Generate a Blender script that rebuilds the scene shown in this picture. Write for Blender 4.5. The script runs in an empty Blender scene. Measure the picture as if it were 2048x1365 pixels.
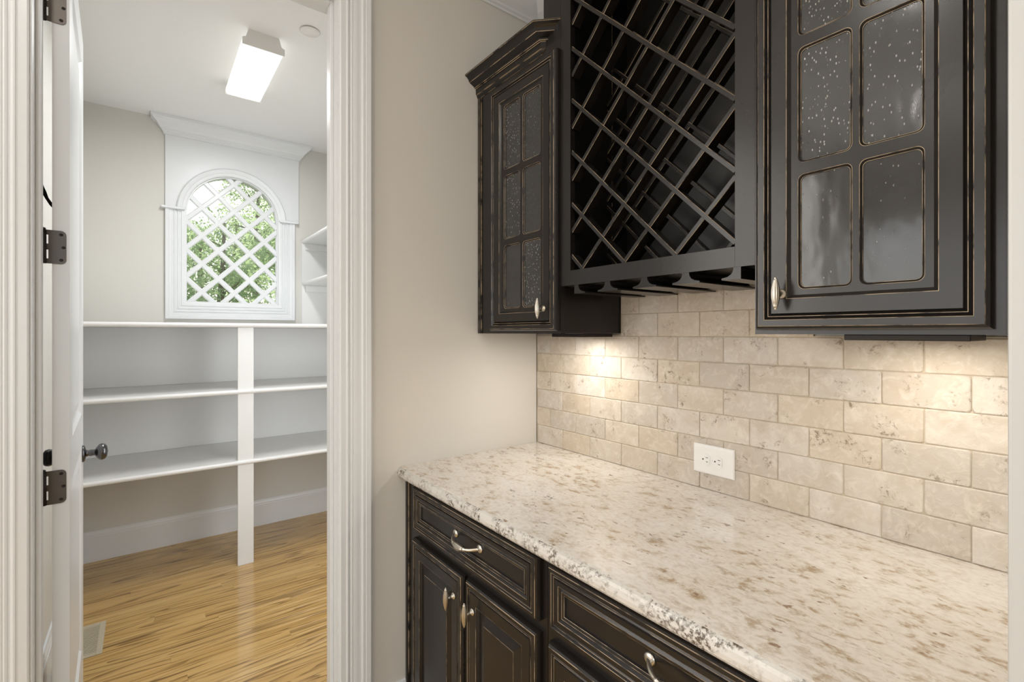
import bpy, bmesh, math, random
import numpy as np
from mathutils import Vector, Matrix

random.seed(7)
PI = math.pi
scene = bpy.context.scene
col = scene.collection

# ------------------------------------------------------------------ camera
F_PX, YAW = 961.4, 2.48993
CAM = Vector((1.6261, -1.3768, 1.3992))
cd = bpy.data.cameras.new('camera')
cam = bpy.data.objects.new('camera', cd)
col.objects.link(cam)
cd.sensor_width = 36.0
cd.lens = F_PX * 36.0 / 2048.0
cd.shift_y = -17.0 / 2048.0
cd.clip_start = 0.02
cam.location = CAM
fwd = Vector((math.cos(YAW), math.sin(YAW), 0))
cam.rotation_euler = fwd.to_track_quat('-Z', 'Y').to_euler()
scene.camera = cam

# ------------------------------------------------------------------ world
w = bpy.data.worlds.new('sky_world')
scene.world = w
w.use_nodes = True
wn = w.node_tree
wn.nodes.clear()
wo = wn.nodes.new('ShaderNodeOutputWorld')
wb = wn.nodes.new('ShaderNodeBackground')
wb.inputs['Strength'].default_value = 1.0
sky = wn.nodes.new('ShaderNodeTexSky')
sky.sky_type = 'NISHITA'
sky.sun_disc = False
sky.sun_elevation = math.radians(30)
sky.sun_rotation = math.radians(290)
sky.dust_density = 2.0
sm = wn.nodes.new('ShaderNodeMix'); sm.data_type = 'RGBA'; sm.blend_type = 'MULTIPLY'
sm.inputs[0].default_value = 1.0
sm.inputs[7].default_value = (0.22, 0.22, 0.22, 1)
wn.links.new(sky.outputs[0], sm.inputs[6])
cn = wn.nodes.new('ShaderNodeTexNoise'); cn.inputs['Scale'].default_value = 2.2
cn.inputs['Detail'].default_value = 6.0
cr = wn.nodes.new('ShaderNodeValToRGB')
cr.color_ramp.elements[0].position = 0.36; cr.color_ramp.elements[1].position = 0.6
wn.links.new(cn.outputs['Fac'], cr.inputs[0])
tcw = wn.nodes.new('ShaderNodeTexCoord')
wn.links.new(tcw.outputs['Generated'], cn.inputs['Vector'])
cm = wn.nodes.new('ShaderNodeMix'); cm.data_type = 'RGBA'
cm.inputs[7].default_value = (1.25, 1.27, 1.3, 1)
wn.links.new(cr.outputs[0], cm.inputs[0])
wn.links.new(sm.outputs[2], cm.inputs[6])
wn.links.new(cm.outputs[2], wb.inputs['Color'])
wn.links.new(wb.outputs[0], wo.inputs['Surface'])

# ------------------------------------------------------------------ lights
def light(name, kind, loc, energy, color=(1, 1, 1), aim=None, **kw):
    d = bpy.data.lights.new(name, kind)
    d.energy = energy
    d.color = color
    for k, v in kw.items():
        setattr(d, k, v)
    o = bpy.data.objects.new(name, d)
    col.objects.link(o)
    o.location = loc
    if aim is not None:
        o.rotation_euler = Vector(aim).to_track_quat('-Z', 'Y').to_euler()
    return o
light('sun', 'SUN', (-10, 4, 8), 8.0, (1, 0.95, 0.86), aim=(0.85, -0.32, -0.475), angle=0.009)
# daylight through the two kitchen windows behind the camera
light('kitchen_window_light', 'AREA', (0.75, -4.38, 1.55), 24.0, (1.0, 0.965, 0.93), aim=(0, 1, 0),
      shape='RECTANGLE', size=1.7, size_y=1.5)
light('kitchen_side_window_light', 'AREA', (4.88, -2.6, 1.5), 33.0, (0.76, 0.88, 1.0), aim=(-1, 0, 0),
      shape='RECTANGLE', size=1.8, size_y=1.7)
light('left_reflection_fill', 'AREA', (0.04, -2.65, 1.75), 42.0, (1.0, 0.97, 0.93), aim=(1, 0, 0),  # unseen light added for bright cabinet reflections; this wall has no window
      shape='RECTANGLE', size=1.8, size_y=1.7)
# unseen fill lights added at the kitchen ceiling
for i, (lx, ly) in enumerate(((1.05, -1.75), (2.6, -1.2), (2.6, -3.0), (0.9, -3.2))):
    light('ceiling_fill', 'AREA', (lx, ly, 2.845), 5.5, (1.0, 0.975, 0.94), aim=(0, 0, -1), shape='DISK', size=0.14)
# area light under the pantry ceiling lamp, carrying its downward light
light('pantry_lamp', 'AREA', (-1.178, -0.932, 2.715), 15.0, (0.97, 0.985, 1.0), aim=(0, 0, -1),
      shape='RECTANGLE', size=0.55, size_y=0.16)
light('pantry_door_fill', 'AREA', (-0.25, -0.36, 1.25), 10.0, (0.97, 0.985, 1.0), aim=(-1, -0.28, -0.05),  # unseen fill added behind the door casing to brighten the pantry; no fixture
      shape='RECTANGLE', size=0.5, size_y=1.2)
# puck lamps under the wall cabinets
light('puck_lamp', 'AREA', (0.375, -0.150, 1.376), 1.5, (1.0, 0.945, 0.87), aim=(0, 0, -1), shape='DISK', size=0.05)
light('puck_lamp', 'AREA', (1.36, -0.16, 1.376), 0.95, (1.0, 0.935, 0.84), aim=(0, 0, -1), shape='DISK', size=0.06)

scene.view_settings.view_transform = 'Standard'
scene.view_settings.look = 'None'
scene.view_settings.exposure = 0.0
scene.view_settings.gamma = 1.0
scene.view_settings.use_curve_mapping = False

# ------------------------------------------------------------------ materials
class NT:
    def __init__(s, name):
        s.m = bpy.data.materials.new(name)
        s.m.use_nodes = True
        s.t = s.m.node_tree
        s.b = s.t.nodes['Principled BSDF']
    def n(s, kind, **kw):
        nd = s.t.nodes.new('ShaderNode' + kind)
        for k, v in kw.items():
            if k in nd.inputs:
                nd.inputs[k].default_value = v
            else:
                setattr(nd, k, v)
        return nd
    def l(s, a, b):
        s.t.links.new(a, b)
    def set(s, **kw):
        for k, v in kw.items():
            s.b.inputs[k.replace('_', ' ')].default_value = v
    def coords(s, scale=(1, 1, 1), rand=True, kind='Object'):
        tc = s.n('TexCoord')
        out = tc.outputs[kind]
        if rand:
            oi = s.n('ObjectInfo')
            mu = s.n('Math', operation='MULTIPLY'); mu.inputs[1].default_value = 57.0
            s.l(oi.outputs['Random'], mu.inputs[0])
            ad = s.n('VectorMath', operation='ADD')
            s.l(out, ad.inputs[0]); s.l(mu.outputs[0], ad.inputs[1])
            out = ad.outputs[0]
        mp = s.n('Mapping'); mp.inputs['Scale'].default_value = scale
        s.l(out, mp.inputs[0])
        return mp.outputs[0]
    def noise(s, vec, scale, detail=4, rough=0.55, dist=0.0):
        nd = s.n('TexNoise'); nd.inputs['Scale'].default_value = scale
        nd.inputs['Detail'].default_value = detail; nd.inputs['Roughness'].default_value = rough
        nd.inputs['Distortion'].default_value = dist
        s.l(vec, nd.inputs['Vector'])
        return nd.outputs['Fac']
    def ramp(s, fac, stops):
        r = s.n('ValToRGB')
        e = r.color_ramp.elements
        while len(e) < len(stops):
            e.new(0.5)
        for i, (p, c) in enumerate(stops):
            e[i].position = p
            e[i].color = (c, c, c, 1) if isinstance(c, (int, float)) else (c[0], c[1], c[2], 1)
        s.l(fac, r.inputs[0])
        return r.outputs[0]
    def mix(s, fac, a, b, mode='MIX'):
        m = s.n('Mix', data_type='RGBA', blend_type=mode)
        for v, i in ((fac, 0), (a, 6), (b, 7)):
            if isinstance(v, (int, float)):
                m.inputs[i].default_value = v if i == 0 else (v, v, v, 1)
            elif isinstance(v, tuple):
                m.inputs[i].default_value = (v[0], v[1], v[2], 1)
            else:
                s.l(v, m.inputs[i])
        return m.outputs[2]
    def bump(s, h, strength=0.2, dist=0.01):
        b = s.n('Bump'); b.inputs['Strength'].default_value = strength; b.inputs['Distance'].default_value = dist
        s.l(h, b.inputs['Height']); s.l(b.outputs[0], s.b.inputs['Normal'])
    def color(s, c):
        if isinstance(c, tuple):
            s.b.inputs['Base Color'].default_value = (c[0], c[1], c[2], 1)
        else:
            s.l(c, s.b.inputs['Base Color'])

M = {}
def paint(key, c, rough=0.5, var=0.03, bump=0.04, scale=90):
    t = NT(key)
    v = t.coords(rand=False)
    n = t.noise(v, 3.0, 3)
    t.color(t.mix(n, tuple(x * (1 - var) for x in c), tuple(min(1, x * (1 + var)) for x in c)))
    t.set(Roughness=rough)
    t.bump(t.noise(v, scale, 2), bump, 0.002)
    M[key] = t.m
paint('wall_beige', (0.69, 0.655, 0.595), 0.6, 0.015, 0.08, 260)
paint('pantry_beige', (0.68, 0.665, 0.62), 0.6, 0.015, 0.08, 260)
paint('white_trim', (0.775, 0.79, 0.80), 0.32, 0.01, 0.0)
paint('white_shelf', (0.82, 0.82, 0.81), 0.4, 0.01, 0.03)
paint('ceiling_white', (0.85, 0.85, 0.84), 0.7, 0.01, 0.05, 200)
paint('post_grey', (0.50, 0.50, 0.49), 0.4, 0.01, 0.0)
paint('white_plastic', (0.80, 0.79, 0.77), 0.3, 0.005, 0.0)
paint('dark_slot', (0.02, 0.02, 0.02), 0.6, 0.01, 0.0)
paint('ground_green', (0.10, 0.16, 0.05), 0.9, 0.4, 0.3, 3)
paint('register_beige', (0.52, 0.46, 0.34), 0.4, 0.02, 0.02)
paint('grout', (0.52, 0.44, 0.33), 0.85, 0.08, 0.3, 300)
paint('exterior', (0.5, 0.48, 0.45), 0.8, 0.05, 0.1)

t = NT('espresso')
v = t.coords(rand=True)
n1 = t.noise(v, 14, 4)
n2 = t.noise(v, 160, 2)
base = t.mix(n1, (0.0105, 0.0087, 0.0077), (0.0175, 0.0144, 0.0126))
t.color(base)
t.set(Roughness=0.25)
t.b.inputs['Specular IOR Level'].default_value = 0.40
M['espresso'] = t.m
t = NT('worn_edge')                                   # paint rubbed through to tan along the raised edges
v = t.coords(rand=True)
n1 = t.noise(v, 22, 3)
n2 = t.noise(v, 3, 2)
f = t.ramp(n1, [(0.38, 0.0), (0.54, 1.0)])
t.color(t.mix(f, (0.035, 0.028, 0.022), t.mix(n2, (0.30, 0.215, 0.125), (0.50, 0.39, 0.26))))
t.set(Roughness=0.4)
M['worn_edge'] = t.m
t = NT('cabinet_inside')
t.color((0.012, 0.0105, 0.0095)); t.set(Roughness=0.35)
M['cabinet_inside'] = t.m

t = NT('oak_plank')
v = t.coords((1.0, 0.085, 1.0))
oi = t.n('ObjectInfo')
cath = t.noise(t.coords((1.0, 0.055, 1.0)), 12, 1.2, 0.4, 0.4)
mu = t.n('Math', operation='MULTIPLY'); mu.inputs[1].default_value = 11.0
fr = t.n('Math', operation='FRACT')
t.l(cath, mu.inputs[0]); t.l(mu.outputs[0], fr.inputs[0])
v2 = t.coords((1.0, 0.02, 1.0))
fib = t.noise(v2, 420, 3)
mott = t.noise(v, 9, 3)
basec = t.mix(oi.outputs['Random'], (0.58, 0.365, 0.14), (0.68, 0.455, 0.19))
basec = t.mix(t.ramp(mott, [(0.35, 0.0), (0.7, 1.0)]), basec, (0.56, 0.35, 0.12))
dark = t.ramp(fr.outputs[0], [(0.0, 0.0), (0.05, 0.9), (0.18, 0.7), (0.5, 0.0), (1.0, 0.0)])
brk = t.ramp(t.noise(v2, 130, 3), [(0.34, 0.2), (0.56, 0.95)])
dark = t.mix(1.0, dark, brk, 'MULTIPLY')
c = t.mix(dark, basec, (0.12, 0.06, 0.02))
c = t.mix(t.ramp(fib, [(0.30, 0.5), (0.46, 0.0)]), c, (0.28, 0.15, 0.05))
t.color(c)
t.set(Roughness=0.16)
t.b.inputs['Coat Weight'].default_value = 0.3
t.b.inputs['Coat Roughness'].default_value = 0.08
t.bump(fib, 0.04, 0.002)
M['oak'] = t.m
t = NT('floor_gap'); t.color((0.08, 0.045, 0.02)); t.set(Roughness=0.6); M['floor_gap'] = t.m

t = NT('granite')
v = t.coords((0.9, 1.35, 1.0), rand=False)
big = t.noise(v, 5.0, 6, 0.6, 0.8)
mid = t.noise(v, 30.0, 7, 0.70, 0.3)
fine = t.noise(v, 75.0, 4, 0.6)
vein = t.noise(v, 10.0, 8, 0.72, 1.4)
c = t.mix(t.ramp(big, [(0.35, 0.0), (0.65, 1.0)]), (0.76, 0.725, 0.675), (0.69, 0.635, 0.565))
c = t.mix(t.ramp(fine, [(0.45, 0.0), (0.7, 0.5)]), c, (0.52, 0.44, 0.36))
brown = t.mix(1.0, t.ramp(mid, [(0.50, 0.0), (0.64, 1.0)]), t.ramp(big, [(0.40, 0.15), (0.58, 1.0)]), 'MULTIPLY')
c = t.mix(brown, c, (0.39, 0.285, 0.175))
gr = t.mix(1.0, t.ramp(vein, [(0.60, 0.0), (0.68, 0.9)]), t.ramp(fine, [(0.42, 0.0), (0.56, 1.0)]), 'MULTIPLY')
c = t.mix(gr, c, (0.13, 0.10, 0.085))
c = t.mix(t.ramp(t.noise(v, 42, 3, 0.5, 0.2), [(0.68, 0.0), (0.72, 0.85)]), c, (0.24, 0.15, 0.09))
t.color(c)
t.set(Roughness=0.09)
t.b.inputs['Specular IOR Level'].default_value = 0.6
M['granite'] = t.m

t = NT('granite_edge')                                 # cut edge of the slab: greyer, with clusters of dark mineral
v = t.coords((1.0, 1.0, 1.0), rand=False)
big = t.noise(v, 14.0, 4, 0.6, 0.6)
fine = t.noise(v, 110.0, 4, 0.7)
c = t.mix(t.noise(v, 30, 4), (0.66, 0.64, 0.60), (0.56, 0.52, 0.47))
sp = t.mix(1.0, t.ramp(fine, [(0.45, 0.0), (0.57, 1.0)]), t.ramp(big, [(0.41, 0.0), (0.56, 1.0)]), 'MULTIPLY')
c = t.mix(sp, c, (0.10, 0.075, 0.055))
t.color(c)
t.set(Roughness=0.25)
t.bump(fine, 0.25, 0.003)
M['granite_edge'] = t.m

t = NT('travertine')
v = t.coords((1, 1, 1))
oi = t.n('ObjectInfo')
big = t.noise(v, 11, 5, 0.6, 0.6)
mid = t.noise(v, 38, 6, 0.7, 0.8)
pit = t.noise(v, 85, 5, 0.75, 0.6)
reg = t.noise(v, 16, 2, 0.5)
c = t.ramp(oi.outputs['Random'], [(0.0, (0.58, 0.52, 0.445)), (0.3, (0.49, 0.44, 0.38)), (0.55, (0.63, 0.58, 0.515)),
                                  (0.8, (0.57, 0.48, 0.365)), (1.0, (0.54, 0.49, 0.43))])
c = t.mix(t.ramp(big, [(0.4, 0.0), (0.7, 0.75)]), c, (0.48, 0.395, 0.305))
c = t.mix(t.ramp(mid, [(0.48, 0.0), (0.75, 0.75)]), c, (0.72, 0.66, 0.58))
pm = t.mix(1.0, t.ramp(pit, [(0.53, 0.0), (0.64, 1.0)]), t.ramp(reg, [(0.53, 0.0), (0.64, 1.0)]), 'MULTIPLY')
c = t.mix(pm, c, (0.25, 0.19, 0.13))
t.color(c)
t.set(Roughness=0.55)
h = t.mix(pm, mid, 0.0)
t.bump(h, 0.35, 0.004)
M['travertine'] = t.m

def metal(key, c, rough, bump=0.0):
    t = NT(key); t.color(c); t.set(Roughness=rough, Metallic=1.0)
    if bump:
        t.bump(t.noise(t.coords(rand=False), 300, 2), bump, 0.001)
    M[key] = t.m
metal('satin_nickel', (0.60, 0.56, 0.49), 0.28, 0.02)
metal('bronze', (0.10, 0.088, 0.078), 0.38, 0.05)
metal('bronze_dark', (0.045, 0.04, 0.038), 0.45)
metal('knob_metal', (0.13, 0.13, 0.135), 0.22)

t = NT('seeded_glass')                                 # dark cabinet glass with trapped bubbles and a wavy face
v = t.coords((1.0, 1.0, 0.5))
seed = t.n('TexVoronoi'); seed.inputs['Scale'].default_value = 165
t.l(v, seed.inputs['Vector'])
dot = t.ramp(seed.outputs['Distance'], [(0.0, 1.0), (0.16, 0.75), (0.24, 0.0)])
sel = t.ramp(seed.outputs['Color'], [(0.48, 0.0), (0.58, 1.0)])
dots = t.mix(1.0, dot, sel, 'MULTIPLY')
cloud = t.noise(v, 9, 4, 0.6, 0.6)
t.color(t.mix(dots, t.mix(cloud, (0.05, 0.05, 0.05), (0.12, 0.12, 0.12)), (0.8, 0.8, 0.78)))
t.b.inputs['Transmission Weight'].default_value = 0.55
t.b.inputs['IOR'].default_value = 1.52
t.set(Roughness=0.11)
wav = t.noise(v, 16, 2)
hh = t.mix(0.35, wav, dots)
t.bump(hh, 0.35, 0.006)
M['seeded_glass'] = t.m
t = NT('window_glass')
t.color((1, 1, 1)); t.b.inputs['Transmission Weight'].default_value = 1.0
t.b.inputs['IOR'].default_value = 1.02; t.set(Roughness=0.0)
M['window_glass'] = t.m

t = NT('lamp_diffuser')
t.color((0.85, 0.85, 0.83)); t.set(Roughness=0.4)
t.b.inputs['Emission Color'].default_value = (1, 0.985, 0.95, 1)
t.b.inputs['Emission Strength'].default_value = 0.95
M['lamp_diffuser'] = t.m
t = NT('puck_lens')
t.color((0.9, 0.85, 0.75)); t.b.inputs['Emission Color'].default_value = (1, 0.85, 0.65, 1)
t.b.inputs['Emission Strength'].default_value = 6.0
M['puck_lens'] = t.m

t = NT('leaf')
oi = t.n('ObjectInfo')
v = t.coords(rand=False)
nz = t.noise(v, 2.2, 3)
lc = t.mix(nz, (0.27, 0.36, 0.21), (0.52, 0.62, 0.44))
t.color(lc); t.set(Roughness=0.5)
tr = t.n('BsdfTranslucent'); t.l(t.mix(0.4, lc, (0.45, 0.60, 0.22)), tr.inputs['Color'])
ms = t.n('MixShader'); ms.inputs[0].default_value = 0.5
out = t.t.nodes['Material Output']
t.l(t.b.outputs[0], ms.inputs[1]); t.l(tr.outputs[0], ms.inputs[2]); t.l(ms.outputs[0], out.inputs['Surface'])
M['leaf'] = t.m
t = NT('bark')
v = t.coords((3, 3, 0.6))
t.color(t.mix(t.noise(v, 8, 4), (0.18, 0.15, 0.125), (0.42, 0.37, 0.32))); t.set(Roughness=0.9)
M['bark'] = t.m

# ------------------------------------------------------------------ mesh builder
class MB:
    """collects faces; build() links them as ONE mesh object (world coordinates in, local out)"""
    def __init__(s):
        s.v = []; s.f = []; s.mi = []; s.sm = []
    def add(s, verts, faces, mi=0, smooth=False):
        o = len(s.v)
        s.v += [tuple(p) for p in verts]
        for k, f in enumerate(faces):
            s.f.append(tuple(o + i for i in f))
            s.mi.append(mi[k] if isinstance(mi, list) else mi)
            s.sm.append(smooth)
        return s
    def box(s, x0, x1, y0, y1, z0, z1, mi=0, b=0.0):
        if x0 > x1: x0, x1 = x1, x0
        if y0 > y1: y0, y1 = y1, y0
        if z0 > z1: z0, z1 = z1, z0
        if b <= 0:
            p = [(x, y, z) for z in (z0, z1) for y in (y0, y1) for x in (x0, x1)]
            s.add(p, [(0, 2, 3, 1), (4, 5, 7, 6), (0, 1, 5, 4), (2, 6, 7, 3), (0, 4, 6, 2), (1, 3, 7, 5)], mi)
        else:
            bm = bmesh.new()
            bmesh.ops.create_cube(bm, size=1.0, matrix=Matrix.Translation(((x0 + x1) / 2, (y0 + y1) / 2, (z0 + z1) / 2)) @
                                  Matrix.Diagonal((x1 - x0, y1 - y0, z1 - z0, 1)))
            bmesh.ops.bevel(bm, geom=bm.edges[:], offset=b, segments=2, profile=0.5, affect='EDGES')
            bm.verts.index_update()
            s.add([q.co[:] for q in bm.verts], [tuple(q.index for q in f.verts) for f in bm.faces], mi)
            bm.free()
        return s
    def prism(s, poly, axis, a, b, mi=0, smooth=False):
        """poly: 2D points; axis 0: (y,z) along x; 1: (x,z) along y; 2: (x,y) along z"""
        def P(q, t):
            return (t, q[0], q[1]) if axis == 0 else (q[0], t, q[1]) if axis == 1 else (q[0], q[1], t)
        n = len(poly)
        vs = [P(q, a) for q in poly] + [P(q, b) for q in poly]
        fs = [(i, (i + 1) % n, n + (i + 1) % n, n + i) for i in range(n)]
        s.add(vs, fs, mi, smooth)
        s.add(vs, [tuple(range(n))[::-1], tuple(range(n, 2 * n))], mi)
        return s
    def lathe(s, prof, origin, axis, seg=20, mi=0, flute=0.0, nfl=8, smooth=True):
        """prof: (radius, distance along axis)"""
        ax = Vector(axis).normalized()
        u = ax.orthogonal().normalized(); w_ = ax.cross(u)
        vs = []; n = len(prof)
        for r, d in prof:
            for k in range(seg):
                a = 2 * PI * k / seg
                rr = r * (1 - flute * (0.5 - 0.5 * math.cos(nfl * a)))
                vs.append(tuple(Vector(origin) + ax * d + u * (rr * math.cos(a)) + w_ * (rr * math.sin(a))))
        fs = [(i * seg + k, i * seg + (k + 1) % seg, (i + 1) * seg + (k + 1) % seg, (i + 1) * seg + k)
              for i in range(n - 1) for k in range(seg)]
        fs += [tuple(range(seg))[::-1], tuple((n - 1) * seg + k for k in range(seg))]
        s.add(vs, fs, mi, smooth)
        return s
    def tube(s, pts, radii, seg=10, mi=0, flute=None, nfl=8):
        pts = [Vector(p) for p in pts]
        vs = []; n = len(pts)
        up = None
        for i, p in enumerate(pts):
            d = (pts[min(i + 1, n - 1)] - pts[max(i - 1, 0)]).normalized()
            if up is None:
                up = d.orthogonal().normalized()
            u = (up - d * up.dot(d)).normalized(); up = u
            w_ = d.cross(u)
            for k in range(seg):
                a = 2 * PI * k / seg
                r = radii[i] if isinstance(radii, (list, tuple)) else radii
                if flute:
                    r *= 1 - flute[i] * (0.5 - 0.5 * math.cos(nfl * a))
                vs.append(tuple(p + u * (r * math.cos(a)) + w_ * (r * math.sin(a))))
        fs = [(i * seg + k, i * seg + (k + 1) % seg, (i + 1) * seg + (k + 1) % seg, (i + 1) * seg + k)
              for i in range(n - 1) for k in range(seg)]
        fs += [tuple(range(seg))[::-1], tuple((n - 1) * seg + k for k in range(seg))]
        s.add(vs, fs, mi, True)
        return s
    def build(s, name, mats, parent=None, origin=None, normals=True):
        me = bpy.data.meshes.new(name)
        O = Vector(origin) if origin is not None else (Vector(parent['_o']) if parent is not None else Vector((0, 0, 0)))
        me.from_pydata([(p[0] - O.x, p[1] - O.y, p[2] - O.z) for p in s.v], [], s.f)
        for m in (mats if isinstance(mats, (list, tuple)) else [mats]):
            me.materials.append(M[m])
        me.polygons.foreach_set('material_index', s.mi)
        me.polygons.foreach_set('use_smooth', s.sm)
        if normals:
            bm = bmesh.new(); bm.from_mesh(me)
            bmesh.ops.recalc_face_normals(bm, faces=bm.faces[:])
            bm.to_mesh(me); bm.free()
        me.update()
        o = bpy.data.objects.new(name, me)
        col.objects.link(o)
        if parent is not None:
            o.parent = parent
            o.location = O - Vector(parent['_o'])
        else:
            o.location = O
        o['_o'] = tuple(O)
        return o

def tag(o, label, cat, group=None):
    o['label'] = label; o['category'] = cat
    if group:
        o['group'] = group
    return o
def thing(name, label, cat, loc, group=None):
    o = bpy.data.objects.new(name, None)
    col.objects.link(o)
    o.location = loc; o['_o'] = tuple(loc); o.empty_display_size = 0.05
    return tag(o, label, cat, group)
def struct(o):
    o['kind'] = 'structure'
    return o
def sroot(name, loc=(0, 0, 0)):
    o = bpy.data.objects.new(name, None)
    col.objects.link(o)
    o.location = loc; o['_o'] = tuple(loc)
    o['kind'] = 'structure'
    return o

# ------------------------------------------------------------------ setting
JR, JL, HEAD = -0.868, -1.594, 2.525          # faces of the door jamb
WX0 = -0.115                                  # pantry side of the door wall
FAR, PL_Y, PR_Y = -2.266, -1.69, 0.02         # pantry wall faces
PCEIL, KCEIL = 2.806, 2.86

m = MB()
m.box(WX0, 0, JR + 0.019, 0.0, 0, 2.95)
m.box(WX0, 0, -4.5, JL - 0.019, 0, 2.95)
m.box(WX0, 0, JL - 0.019, JR + 0.019, HEAD + 0.019, 2.95)
wall_left = struct(m.build('wall_left', 'wall_beige'))
wall_back = struct(MB().box(WX0, 5.0, 0.012, 0.12, -0.1, 2.95).build('wall_back', 'wall_beige'))
wall_right = struct(MB().box(1.557, 1.68, -0.70, 0.012, 0, KCEIL).build('wall_right', 'wall_beige'))
m = MB()
m.box(0, 5, -4.6, -4.5, 0, 0.75).box(0, 5, -4.6, -4.5, 2.35, 2.95).box(0, -0.10 + 0.1, -4.6, -4.5, 0.75, 2.35)
m.box(1.65, 5, -4.6, -4.5, 0.75, 2.35)
struct(m.build('wall_front', 'wall_beige'))
m = MB()
m.box(5, 5.1, -4.5, 0.12, 0, 0.8).box(5, 5.1, -4.5, 0.12, 2.2, 2.95).box(5, 5.1, -4.5, -3.5, 0.8, 2.2).box(5, 5.1, -1.7, 0.12, 0.8, 2.2)
struct(m.build('wall_side', 'wall_beige'))
struct(MB().box(0, 5.0, -4.5, 0.012, KCEIL, KCEIL + 0.09).build('ceiling', 'ceiling_white'))
struct(MB().box(FAR - 0.1, WX0, PL_Y - 0.1, 0.12, PCEIL, PCEIL + 0.1).build('ceiling_pantry', 'ceiling_white'))

# pantry far wall with the arched opening
ARC_Y, ARC_R, ARC_Z, SILL = -0.8775, 0.284, 2.2095, 1.603
def arch_pts(r, n=24, zb=None):
    """outline of an arched opening, from lower right up and around to lower left"""
    zb = SILL if zb is None else zb
    pts = [(ARC_Y + r, zb)]
    for k in range(n + 1):
        a = PI * k / n
        pts.append((ARC_Y + r * math.cos(a), ARC_Z + r * math.sin(a)))
    pts.append((ARC_Y - r, zb))
    return pts
def arch_plate(m, x0, x1, y0, y1, z0, z1, r, zb, mi=0):
    """rectangular plate with an arched hole"""
    hole = arch_pts(r, 24, zb)
    n = len(hole)
    outer = []
    for (y, z) in hole:
        if z <= ARC_Z + 1e-6:
            outer.append((y1 if y > ARC_Y else y0, z if z > zb else z0))
        else:
            dy, dz = y - ARC_Y, z - ARC_Z
            ty = ((y1 if dy > 0 else y0) - ARC_Y) / dy if abs(dy) > 1e-6 else 1e9
            tz = (z1 - ARC_Z) / dz
            tt = min(ty, tz)
            outer.append((ARC_Y + dy * tt, ARC_Z + dz * tt))
    outer[0] = (y1, z0); outer[-1] = (y0, z0)
    for x, rev in ((x1, False), (x0, True)):
        vs = [(x, *p) for p in hole] + [(x, *p) for p in outer]
        m.add(vs, [(i, i + 1, n + i + 1, n + i) for i in range(n - 1)], mi)
        for side, yy in ((1, y1), (-1, y0)):         # fill the top corners
            idx = [i for i in range(n - 1) if (outer[i][0] == yy) != (outer[i + 1][0] == yy) and outer[i][1] > ARC_Z and outer[i + 1][1] > ARC_Z]
            for i in idx:
                m.add([(x, *outer[i]), (x, *outer[i + 1]), (x, yy, z1)], [(0, 1, 2)], mi)
    # bottom strip (under the sill) and the reveal of the hole
    for x in (x1, x0):
        m.add([(x, *hole[0]), (x, *hole[-1]), (x, y0, z0), (x, y1, z0)], [(0, 1, 2, 3)], mi)
    vs = [(x1, *p) for p in hole] + [(x0, *p) for p in hole]
    m.add(vs, [(i, i + 1, n + i + 1, n + i) for i in range(n - 1)] + [(n - 1, 0, n, 2 * n - 1)], mi)
    ring = [(y0, z0), (y1, z0), (y1, z1), (y0, z1)]
    vs = [(x1, *p) for p in ring] + [(x0, *p) for p in ring]
    m.add(vs, [(i, (i + 1) % 4, 4 + (i + 1) % 4, 4 + i) for i in range(4)], mi)
m = MB()
arch_plate(m, FAR - 0.10, FAR, PL_Y - 0.1, 0.12, 0, PCEIL, ARC_R, SILL)
struct(m.build('wall_far', 'pantry_beige', normals=False))
struct(MB().box(FAR, WX0, PL_Y - 0.1, PL_Y, 0, PCEIL).build('wall_pantry_left', 'pantry_beige'))
struct(MB().box(FAR, WX0, PR_Y, 0.12, 0, PCEIL).build('wall_pantry_right', 'pantry_beige'))

# oak floor: planks one by one in the pantry and doorway, plain boards beyond
floor = struct(MB().box(FAR - 0.1, 5.1, -4.6, 0.12, -0.08, -0.012, 1).box(0.12, 5.05, -4.5, 0.012, -0.012, 0.0, 0)
               .build('floor', ['oak', 'floor_gap']))
PW = 0.0585
plank_mesh = {}
def plank(x, y0, y1):
    L = round(y1 - y0, 3)
    if L not in plank_mesh:
        mm = MB()
        b, wv_ = 0.0008, PW - 0.0006
        p = [(-wv_ / 2, -L / 2), (wv_ / 2, -L / 2), (wv_ / 2, L / 2), (-wv_ / 2, L / 2)]
        q = [(a + (b if a < 0 else -b), c + (b if c < 0 else -b)) for a, c in p]
        vs = [(a, c, -0.012) for a, c in p] + [(a, c, -0.0008) for a, c in p] + [(a, c, 0.0) for a, c in q]
        fs = [(8, 9, 10, 11)] + [(i, (i + 1) % 4, 4 + (i + 1) % 4, 4 + i) for i in range(4)] + \
             [(4 + i, 4 + (i + 1) % 4, 8 + (i + 1) % 4, 8 + i) for i in range(4)]
        mm.add(vs, fs, 0)
        o = mm.build('plank', 'oak')
        plank_mesh[L] = o.data
        bpy.data.objects.remove(o)
    o = bpy.data.objects.new('plank', plank_mesh[L])
    col.objects.link(o)
    o.parent = floor
    o.location = (x, (y0 + y1) / 2, 0)
rr = random.Random(3)
x = FAR + PW / 2
while x < 0.12:
    ya, yb = (PL_Y, PR_Y) if x < WX0 - 0.01 else (JL - 0.02, JR + 0.02)
    y = ya
    first = True
    while y < yb - 0.02:
        L = round(rr.uniform(0.2 if first else 0.5, 1.3) / 0.05) * 0.05
        first = False
        if yb - (y + L) < 0.12:
            L = yb - y                                  # the last board runs to the wall
        plank(x, y, y + L)
        y += L
    x += PW

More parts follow.
